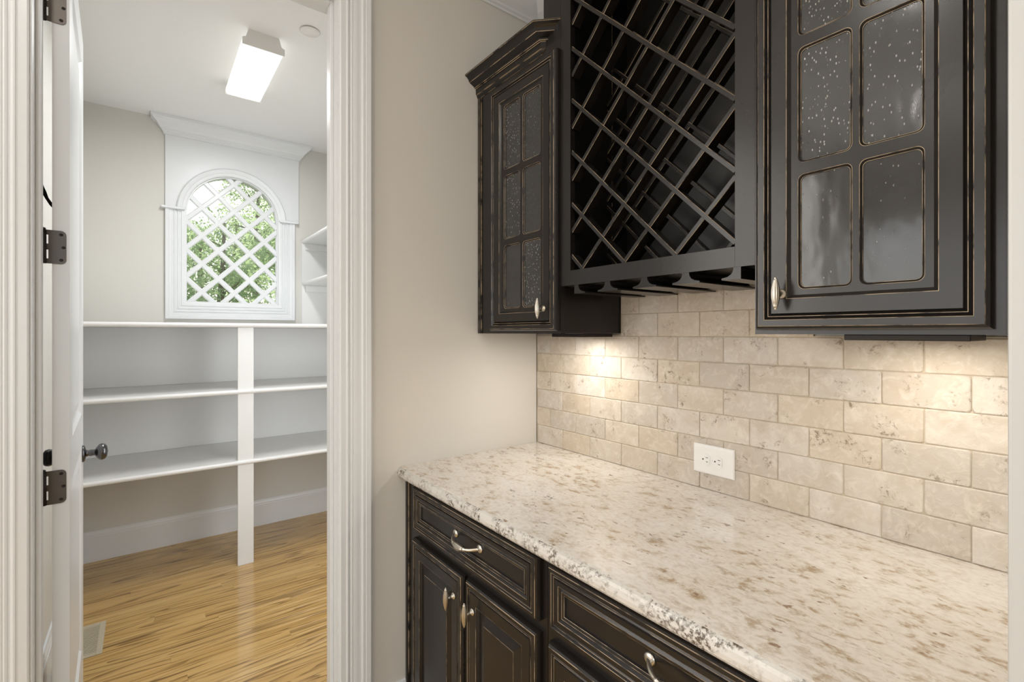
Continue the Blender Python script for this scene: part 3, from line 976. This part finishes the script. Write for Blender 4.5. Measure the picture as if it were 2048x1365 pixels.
# ------------------------------------------------------------------ base cabinets
YF = -0.62
def base_cabinet(label, X0, X1, xd, doors, px):
    c_ = thing('base_cabinet', label, 'cabinet', ((X0 + X1) / 2, -0.3, 0), 'dark base cabinets under the granite counter')
    m = MB()
    m.box(X0 + .001, X0 + .018, -.598, 0.008, .105, .874).box(X1 - .018, X1 - .001, -.598, .008, .105, .874)
    m.box(X0 + .018, X1 - .018, -.598, .008, .105, .123).box(X0 + .018, X1 - .018, -.008, .008, .123, .874)
    m.box(X0 + .001, X1 - .001, -.55, -.535, 0.0, .105)
    m.build('cabinet_body', 'cabinet_inside', c_)
    m = MB()
    m.box(X0 + .0005, xd[0] + .012, YF, -.598, .105, .8755).box(xd[1] - .012, X1 - .0005, YF, -.598, .105, .8755)
    m.box(xd[0] + .012, xd[1] - .012, YF, -.598, .850, .8755).box(xd[0] + .012, xd[1] - .012, YF, -.598, .675, .722)
    m.box(xd[0] + .012, xd[1] - .012, YF, -.598, .105, .135)
    m.build('face_frame', 'espresso', c_)
    drawer(c_, xd[0], xd[1], .7115, .8665, -.6415, px)
    for (a, b, kx) in doors:
        panel_door(c_, a, b, .125, .6845, -.6415, (kx, .607))
    return c_
b1 = base_cabinet('dark distressed base cabinet with drawer against the beige left wall', 0.004, 0.774, (.0885, .7565), ((.0850, .4185, .3715), (.4345, .7565, .4755)), .4365)
base_cabinet('dark distressed base cabinet with wide drawer, second from the beige wall', 0.775, 1.556, (.7925, 1.535), ((.7925, 1.161, 1.12), (1.166, 1.535, 1.205)), 1.1375)
m = MB()
for a, b, d in ((.0045, .011, .006), (.012, .0165, .004), (.0175, .024, .0085)):
    m.box(a, b, YF - d, YF, .105, .8755, b=.001)
m.build('scribe_moulding', 'espresso', b1)
m = MB()
for a in (.0112, .0168, .0245):
    m.box(a - .0006, a + .0006, YF - .0050, YF - .001, .105, .8755)
m.build('moulding_edge', 'worn_edge', b1)

# ------------------------------------------------------------------ countertop
m = MB()
CT, CB, CF = .915, .8765, -.6555
prof = [(0.010, CB), (CF + .012, CB), (CF + .004, CB + .003), (CF, CB + .009), (CF - .001, CB + .018), (CF + .001, CT - .010), (CF + .005, CT - .0045), (CF + .011, CT - .0012), (CF + .017, CT), (0.010, CT)]
m.prism(prof, 0, .0008, 1.5545)
for i in range(1, 7):
    m.mi[i] = 1
tag(m.build('countertop', ['granite', 'granite_edge'], origin=(.78, -.33, CB)), 'polished cream and brown granite countertop on the dark base cabinets', 'countertop')

# ------------------------------------------------------------------ wall cabinets
UF = -.3075                                   # face-frame plane
GR = [(1.4870, 1.7205), (1.7435, 1.9780), (2.0005, 2.2385)]
BOT = 1.3955
def carcass(root, X0, X1, z0, z1, shelves):
    m = MB()
    m.box(X0, X0 + .016, UF + .02, .010, z0, z1).box(X1 - .016, X1, UF + .02, .010, z0, z1)
    m.box(X0 + .016, X1 - .016, UF + .02, .010, z0, z0 + .016).box(X0 + .016, X1 - .016, UF + .02, .010, z1 - .016, z1)
    m.box(X0 + .016, X1 - .016, .002, .010, z0 + .016, z1 - .016)
    o = m.build('cabinet_body', 'espresso', root)
    for z in shelves:
        MB().box(X0 + .0165, X1 - .0165, UF + .04, .0015, z - .009, z + .009).build('shelf', 'cabinet_inside', root)
    return o
# left glass cabinet
cl = thing('wall_cabinet', 'dark distressed glass-door wall cabinet in the corner left of the wine rack', 'cabinet', (.243, -.15, BOT), 'dark wall cabinets with seeded glass doors')
carcass(cl, .004, .471, BOT + .001, 2.36, (1.732, 1.989))
m = MB()
m.box(.004, .118, UF, UF + .02, BOT, 2.36).box(.468, .484, UF, UF + .02, BOT, 2.36)
m.box(.118, .468, UF, UF + .02, BOT, 1.43).box(.118, .468, UF, UF + .02, 2.29, 2.36)
m.build('face_frame', 'espresso', cl)
glass_door(cl, .1035, .4815, 1.4045, 2.3200, UF - .0225, GR, [(.1915, .2875), (.3025, .3985)], (.4210, 1.479))
m = MB()
for a, b, d in ((.0045, .010, .0055), (.0115, .016, .0035), (.0175, .025, .0075)):
    m.box(a, b, UF - d, UF, BOT, 2.34, b=.001)
m.build('scribe_moulding', 'espresso', cl)
m = MB()
for a in (.0105, .0165, .0258):
    m.box(a - .0006, a + .0006, UF - .0045, UF - .001, BOT, 2.34)
m.build('moulding_edge', 'worn_edge', cl)
# its crown, mitred at 45 degrees back to the frame
CRP = [(.0, 2.3400, 0), (.003, 2.3405, 1), (.0075, 2.3480, 0), (.0085, 2.3535, 0), (.0125, 2.3550, 1), (.0130, 2.3770, 0), (.0145, 2.3785, 1), (.0195, 2.3785, 0), (.0205, 2.3800, 1), (.0220, 2.3842, 0),
       (.0300, 2.3880, 0), (.0420, 2.3940, 0), (.0440, 2.3952, 1), (.0455, 2.3995, 0), (.0480, 2.4050, 0), (.0540, 2.4115, 0), (.0625, 2.4160, 0), (.0640, 2.4170, 1), (.0640, 2.4200, 0), (.0625, 2.4215, 1), (0, 2.4215, 0)]
m = MB(); n = len(CRP); XB = .3935
vs = [(.0008, UF - p, z) for p, z, _ in CRP] + [(XB + .4142 * p, UF - p, z) for p, z, _ in CRP] + [(XB + 1.4142 * p, UF, z) for p, z, _ in CRP]
fs, mi = [], []
for k in range(2):
    for i in range(n - 1):
        fs.append((k * n + i, k * n + i + 1, (k + 1) * n + i + 1, (k + 1) * n + i)); mi.append(CRP[i + 1][2])
m.add(vs, fs, mi)
m.box(.004, .40, UF, UF + .02, 2.3605, 2.4215)
m.build('crown_moulding', DM, cl)
m = MB().box(.4005, .4840, UF, UF + .02, 2.3605, 2.60)
m.build('filler_board', 'espresso', cl)
# right glass cabinet
crt = thing('wall_cabinet', 'dark distressed glass-door wall cabinet at far right above the counter', 'cabinet', (1.33, -.15, BOT), 'dark wall cabinets with seeded glass doors')
carcass(crt, 1.1085, 1.517, BOT + .001, 2.62, (1.732, 1.989))
m = MB()
m.box(1.1085, 1.142, UF, UF + .02, BOT, 2.62).box(1.468, 1.4973, UF, UF + .02, BOT, 2.62)
m.box(1.142, 1.468, UF, UF + .02, BOT, 1.43).box(1.142, 1.468, UF, UF + .02, 2.29, 2.62)
m.build('face_frame', 'espresso', crt)
glass_door(crt, 1.1165, 1.4848, 1.4045, 2.3200, UF - .0225, GR, [(1.2005, 1.2955), (1.3065, 1.4015)], (1.1715, 1.479))
MB().box(1.4976, 1.5565, UF - .001, UF + .018, BOT - .002, 2.62).build('filler_board', 'espresso', crt)

# ------------------------------------------------------------------ wine rack
RX0, RX1, RB, RT = .4845, 1.1080, 1.5485, 2.62
OX0, OX1, OZ0 = .5290, 1.0625, 1.5955
rack = thing('wine_rack', 'dark wine rack with diagonal lattice and stemware rails above the backsplash', 'wine rack', (.796, -.15, RB))
m = MB()
m.box(RX0 + .0005, RX0 + .0165, UF + .02, .010, RB + .001, RT).box(RX1 - .0165, RX1 - .0005, UF + .02, .010, RB + .001, RT)
m.box(RX0 + .0165, RX1 - .0165, UF + .02, .010, RB + .001, RB + .017).box(RX0 + .0165, RX1 - .0165, UF + .02, .010, RT - .016, RT)
m.box(RX0 + .0165, RX1 - .0165, .002, .010, RB + .017, RT - .016)
m.build('rack_body', 'cabinet_inside', rack)
for a, b in ((RX0, OX0), (OX1, RX1)):
    MB().box(a + .0002, b, UF, UF + .02, RB, RT).build('stile', 'espresso', rack)
MB().box(OX0 + .0002, OX1 - .0002, UF, UF + .02, RB, OZ0).build('bottom_rail', 'espresso', rack)
def lattice(yf, yb, x0, x1, z0, z1, hw, edge=True):
    LHH = .0822
    cx, cz = .574, 1.5985
    for d in (1, -1):
        for k in range(-16, 17):
            # z - cz = d*(x - cx) + 2k*LHH
            xs = []
            for xx in (x0, x1):
                zz = cz + d * (xx - cx) + 2 * k * LHH
                if z0 <= zz <= z1: xs.append(xx)
            for zz in (z0, z1):
                xx = cx + (zz - cz - 2 * k * LHH) / d
                if x0 < xx < x1: xs.append(xx)
            if len(xs) < 2 or max(xs) - min(xs) < .02: continue
            a, b = min(xs), max(xs)
            P = lambda xx: Vector((xx, cz + d * (xx - cx) + 2 * k * LHH))
            p0, p1 = P(a), P(b)
            u = (p1 - p0).normalized(); nn = Vector((-u.y, u.x))
            y0 = yf + (0.0 if d < 0 else .0008)
            e = .0009
            prof = [(-hw, yb, 0), (-hw, y0 + e, 0), (-hw + e, y0, 1), (hw - e, y0, 0), (hw, y0 + e, 0), (hw, yb, 0)]
            vs = [(p0.x + nn.x * w_, yy, p0.y + nn.y * w_) for w_, yy, _ in prof] + [(p1.x + nn.x * w_, yy, p1.y + nn.y * w_) for w_, yy, _ in prof]
            fs = [(i, (i + 1) % 6, 6 + (i + 1) % 6, 6 + i) for i in range(6)]
            mi = [0, 1, 0, 0, 0, 0] if d > 0 else [0, 0, 0, 1, 0, 0]
            mm = MB().add(vs, fs + [tuple(range(6)), tuple(range(6, 12))], mi + [0, 0])
            mm.build('lattice_bar', DM, rack)
lattice(UF + .003, UF + .035, OX0 + .001, OX1 - .001, OZ0 + .001, 2.60, .0058)
lattice(-.108, -.080, RX0 + .018, RX1 - .018, RB + .02, 2.60, .0052)
for a in (RX0 + .0166, RX1 - .0176):
    MB().box(a, a + .0010, -.079, -.078, RB + .017, 2.60).build('edge_strip', 'worn_edge', rack)
# stemware rails: T-shaped profiles under the rack
for cx, half in ((.5454, 'L'), (.6815, ''), (.8110, ''), (.9360, ''), (1.0760, 'R')):
    zt, zb = RB - .0002, RB - .0275
    right = [(.038, zb), (.038, zb + .004), (.024, zb + .0065), (.015, zb + .012), (.0105, zb + .019), (.0095, zt)]
    if half == 'L':
        poly = [(cx, zb)] + [(cx + .008 + a, z) for a, z in right] + [(cx, zt)]
    elif half == 'R':
        poly = [(cx, zb), (cx, zt)] + [(cx - .008 - a, z) for a, z in right[::-1]]
    else:
        poly = [(cx - a, z) for a, z in right] + [(cx + a, z) for a, z in right[::-1]]
        poly = [(cx + a, z) for a, z in right] + [(cx - a, z) for a, z in right[::-1]]
    MB().prism(poly, 1, UF + .001, -.012).build('stemware_rail', 'espresso', rack)

# lamp boxes under the cabinets
def lamp_box(label, x0, x1, y0, y1, px):
    l_ = thing('undercabinet_lamp', label, 'lamp', ((x0 + x1) / 2, (y0 + y1) / 2, BOT))
    MB().box(x0, x1, y0, y1, BOT - .0125, BOT - .0002, b=.0015).build('lamp_housing', 'bronze_dark', l_)
    MB().lathe([(.0005, 0), (.020, 0), (.019, .0025), (.0005, .003)], (px, (y0 + y1) / 2, BOT - .0100), (0, 0, -1), 18).build('lens', 'puck_lens', l_)
lamp_box('slim dark lamp housing under the corner wall cabinet', .300, .462, -.180, -.030, .375)
lamp_box('slim dark lamp housing under the right glass-door wall cabinet', 1.243, 1.440, -.200, -.060, 1.36)

# ------------------------------------------------------------------ backsplash
P_, Q_, X0_ = .1555, .0787, .0876
GAP = .0016
tile_mesh = {}
def tile_variant(wd, ht, var):
    key = (round(wd, 4), round(ht, 4), var)
    if key not in tile_mesh:
        rv = random.Random(hash(key) & 0xffff)
        outl = []
        for sx, sz in ((1, 1), (-1, 1), (-1, -1), (1, -1)):
            r = min(rv.uniform(.002, .0065), wd * .25)
            cx, cz = sx * (wd / 2 - r), sz * (ht / 2 - r)
            a0 = {(1, 1): 0, (-1, 1): PI / 2, (-1, -1): PI, (1, -1): 1.5 * PI}[(sx, sz)]
            for k in range(3):
                a = a0 + k * PI / 4
                outl.append((cx + r * math.cos(a), cz + r * math.sin(a)))
        outl = [(a + rv.uniform(-.0004, .0004), b + rv.uniform(-.0004, .0004)) for a, b in outl]
        ins = .0022
        inn = [(a * (1 - 2 * ins / wd), b * (1 - 2 * ins / ht)) for a, b in outl]
        n = len(outl)
        vs = [(a, .011, b) for a, b in outl] + [(a, .0015, b) for a, b in outl] + [(a, 0.0, b) for a, b in inn]
        fs = [(i, (i + 1) % n, n + (i + 1) % n, n + i) for i in range(n)] + [(n + i, n + (i + 1) % n, 2 * n + (i + 1) % n, 2 * n + i) for i in range(n)] + [tuple(range(2 * n, 3 * n))]
        o = MB().add(vs, fs).build('tile', 'travertine')
        tile_mesh[key] = o.data
        bpy.data.objects.remove(o)
    return tile_mesh[key]
rt = random.Random(11)
for j in range(0, 8):
    z0, z1 = .915 + j * Q_ + GAP / 2, .915 + (j + 1) * Q_ - GAP / 2
    off = 0.5 if j % 2 == 0 else 0.0
    xmin = .0015 if j < 6 else .4735
    xmax = 1.5555 if j < 6 else 1.1075
    if j == 6 or j == 5:
        pass
    k = -2
    while True:
        a = X0_ + (k + off) * P_ + GAP / 2
        b = a + P_ - GAP
        k += 1
        if a > xmax: break
        a, b = max(a, xmin), min(b, xmax)
        if b - a < .012: continue
        if z0 > 1.63: continue
        o = bpy.data.objects.new('tile', tile_variant(b - a, z1 - z0, rt.randrange(4)))
        col.objects.link(o)
        o.parent = wall_back
        o.location = ((a + b) / 2, rt.uniform(-.0006, .0006), (z0 + z1) / 2)
MB().box(.001, 1.556, .0028, .0118, .9155, 1.39).box(.4725, 1.108, .0028, .0118, 1.39, 1.546).build('grout', 'grout', wall_back)

# outlet
out_ = thing('electrical_outlet', 'white double electrical outlet on the travertine backsplash', 'outlet', (.8365, -.003, 1.009))
ox, oz = .8362, 1.0090
m = MB()
hw, hh = .0657, .0445
ringv = [(hw, hh, -.0008), (hw, hh, -.004), (hw - .003, hh - .003, -.0068), (hw - .008, hh - .008, -.0075)]
vs = []
for a, b, y in ringv:
    vs += [(ox - a, y, oz - b), (ox + a, y, oz - b), (ox + a, y, oz + b), (ox - a, y, oz + b)]
m.add(vs, [(r * 4 + i, r * 4 + (i + 1) % 4, (r + 1) * 4 + (i + 1) % 4, (r + 1) * 4 + i) for r in range(3) for i in range(4)] + [(12, 13, 14, 15), (3, 2, 1, 0)])
m.build('wall_plate', 'white_plastic', out_)
for s_ in (-1, 1):
    cx = ox + s_ * .0196 - .0035
    pts = []
    for k in range(28):
        a = 2 * PI * k / 28
        px_, pz_ = .0172 * math.cos(a), .0172 * math.sin(a)
        px_ = max(-.0135, min(.0135, px_))
        pts.append((cx + px_, oz + pz_))
    r_ = MB().prism(pts, 1, -.0095, -.007).build('receptacle', 'white_plastic', out_)
    MB().lathe([(.0005, 0), (.0024, 0), (.0024, .0003), (.0005, .0003)], (cx - .0085, -.0095, oz), (0, -1, 0), 12).build('ground_hole', 'dark_slot', r_)
    MB().box(cx + .0005, cx + .0085, -.0099, -.0094, oz + .0055, oz + .0070).build('slot', 'dark_slot', r_)
    MB().box(cx + .0015, cx + .0080, -.0099, -.0094, oz - .0072, oz - .0055).build('slot', 'dark_slot', r_)
MB().lathe([(.0005, 0), (.0028, 0), (.0024, .0008), (.0005, .001)], (ox - .0035, -.0075, oz), (0, -1, 0), 12).build('screw', 'white_plastic', out_)

# ------------------------------------------------------------------ garden beyond the window
struct(MB().box(-60, FAR - 0.12, -40, 40, -0.9, -0.6).build('ground', 'ground_green'))
def tree(label, x, y, h, crown_r, seed_, nl, trunk_r, low=1.0, lean=0.0):
    rg = np.random.RandomState(seed_)
    t_ = thing('tree', label, 'tree', (x, y, -0.6), 'garden trees beyond the arched window')
    m = MB()
    pts = [(x + lean * f * f + rg.normal(0, .05) * f, y + rg.normal(0, .06) * f, -0.6 + h * f) for f in np.linspace(0, 1, 9)]
    m.tube(pts, [trunk_r * (1 - .8 * f) for f in np.linspace(0, 1, 9)], 8)
    m.build('trunk', 'bark', t_)
    tips = []
    for b in range(13):
        f = rg.uniform(.22, .92)
        i = int(f * 8)
        p0 = Vector(pts[i])
        an = rg.uniform(0, 2 * PI)
        L = crown_r * rg.uniform(.55, 1.0) * (1.1 - .5 * f)
        p1 = p0 + Vector((math.cos(an) * L * .5, math.sin(an) * L * .5, L * .28))
        p2 = p0 + Vector((math.cos(an) * L, math.sin(an) * L, L * rg.uniform(.25, .75)))
        rb = trunk_r * (1 - .8 * f) * .5
        MB().tube([p0, p1, p2], [rb, rb * .7, rb * .25], 6).build('branch', 'bark', t_)
        tips += [p1, p2, (p1 + p2) / 2]
    tips.append(Vector(pts[-1]))
    tp = np.array([tuple(q) for q in tips])
    c_ = tp[rg.randint(0, len(tp), nl)]
    c_ = c_ + np.clip(rg.normal(0, 1, (nl, 3)), -1.6, 1.6) * np.array([.40, .40, .32]) * crown_r / 1.8
    c_[:, 2] = np.maximum(c_[:, 2], -0.5 + low * .3)
    a = rg.normal(0, 1, (nl, 3)); a /= np.linalg.norm(a, axis=1)[:, None]
    b = rg.normal(0, 1, (nl, 3)); b -= a * (a * b).sum(1)[:, None]; b /= np.linalg.norm(b, axis=1)[:, None]
    s_ = rg.uniform(.030, .062, (nl, 1))
    V = np.stack([c_ - a * s_, c_ + b * s_ * .45, c_ + a * s_, c_ - b * s_ * .45], 1).reshape(-1, 3)
    V -= np.array([x, y, -0.6])
    me = bpy.data.meshes.new('foliage')
    me.from_pydata(V.tolist(), [], np.arange(nl * 4).reshape(-1, 4).tolist())
    me.materials.append(M['leaf'])
    o = bpy.data.objects.new('foliage', me)
    col.objects.link(o); o.parent = t_; o['kind'] = 'stuff'
TREES = [(-8.6, 0.95, 5.0, 1.15, 4200, .10), (-9.6, -1.35, 3.7, 1.1, 4600, .09), (-12.0, 0.05, 4.6, 1.2, 5200, .14), (-12.2, 2.9, 6.6, 1.4, 5600, .16),
         (-15.2, 1.3, 6.6, 1.5, 6500, .18), (-15.6, -1.9, 4.6, 1.4, 6000, .15), (-19.0, 0.2, 5.6, 1.7, 8000, .2), (-19.2, 3.6, 7.6, 1.8, 8000, .2), (-23.5, 1.8, 7.0, 2.2, 9000, .22)]
for i, (tx, ty, th_, cr_, nl_, tr_) in enumerate(TREES):
    tree('leafy green garden tree seen through the lattice of the arched window', tx, ty, th_, cr_, 20 + i, nl_, tr_)
for o in bpy.data.objects:
    if '_o' in o:
        del o['_o']
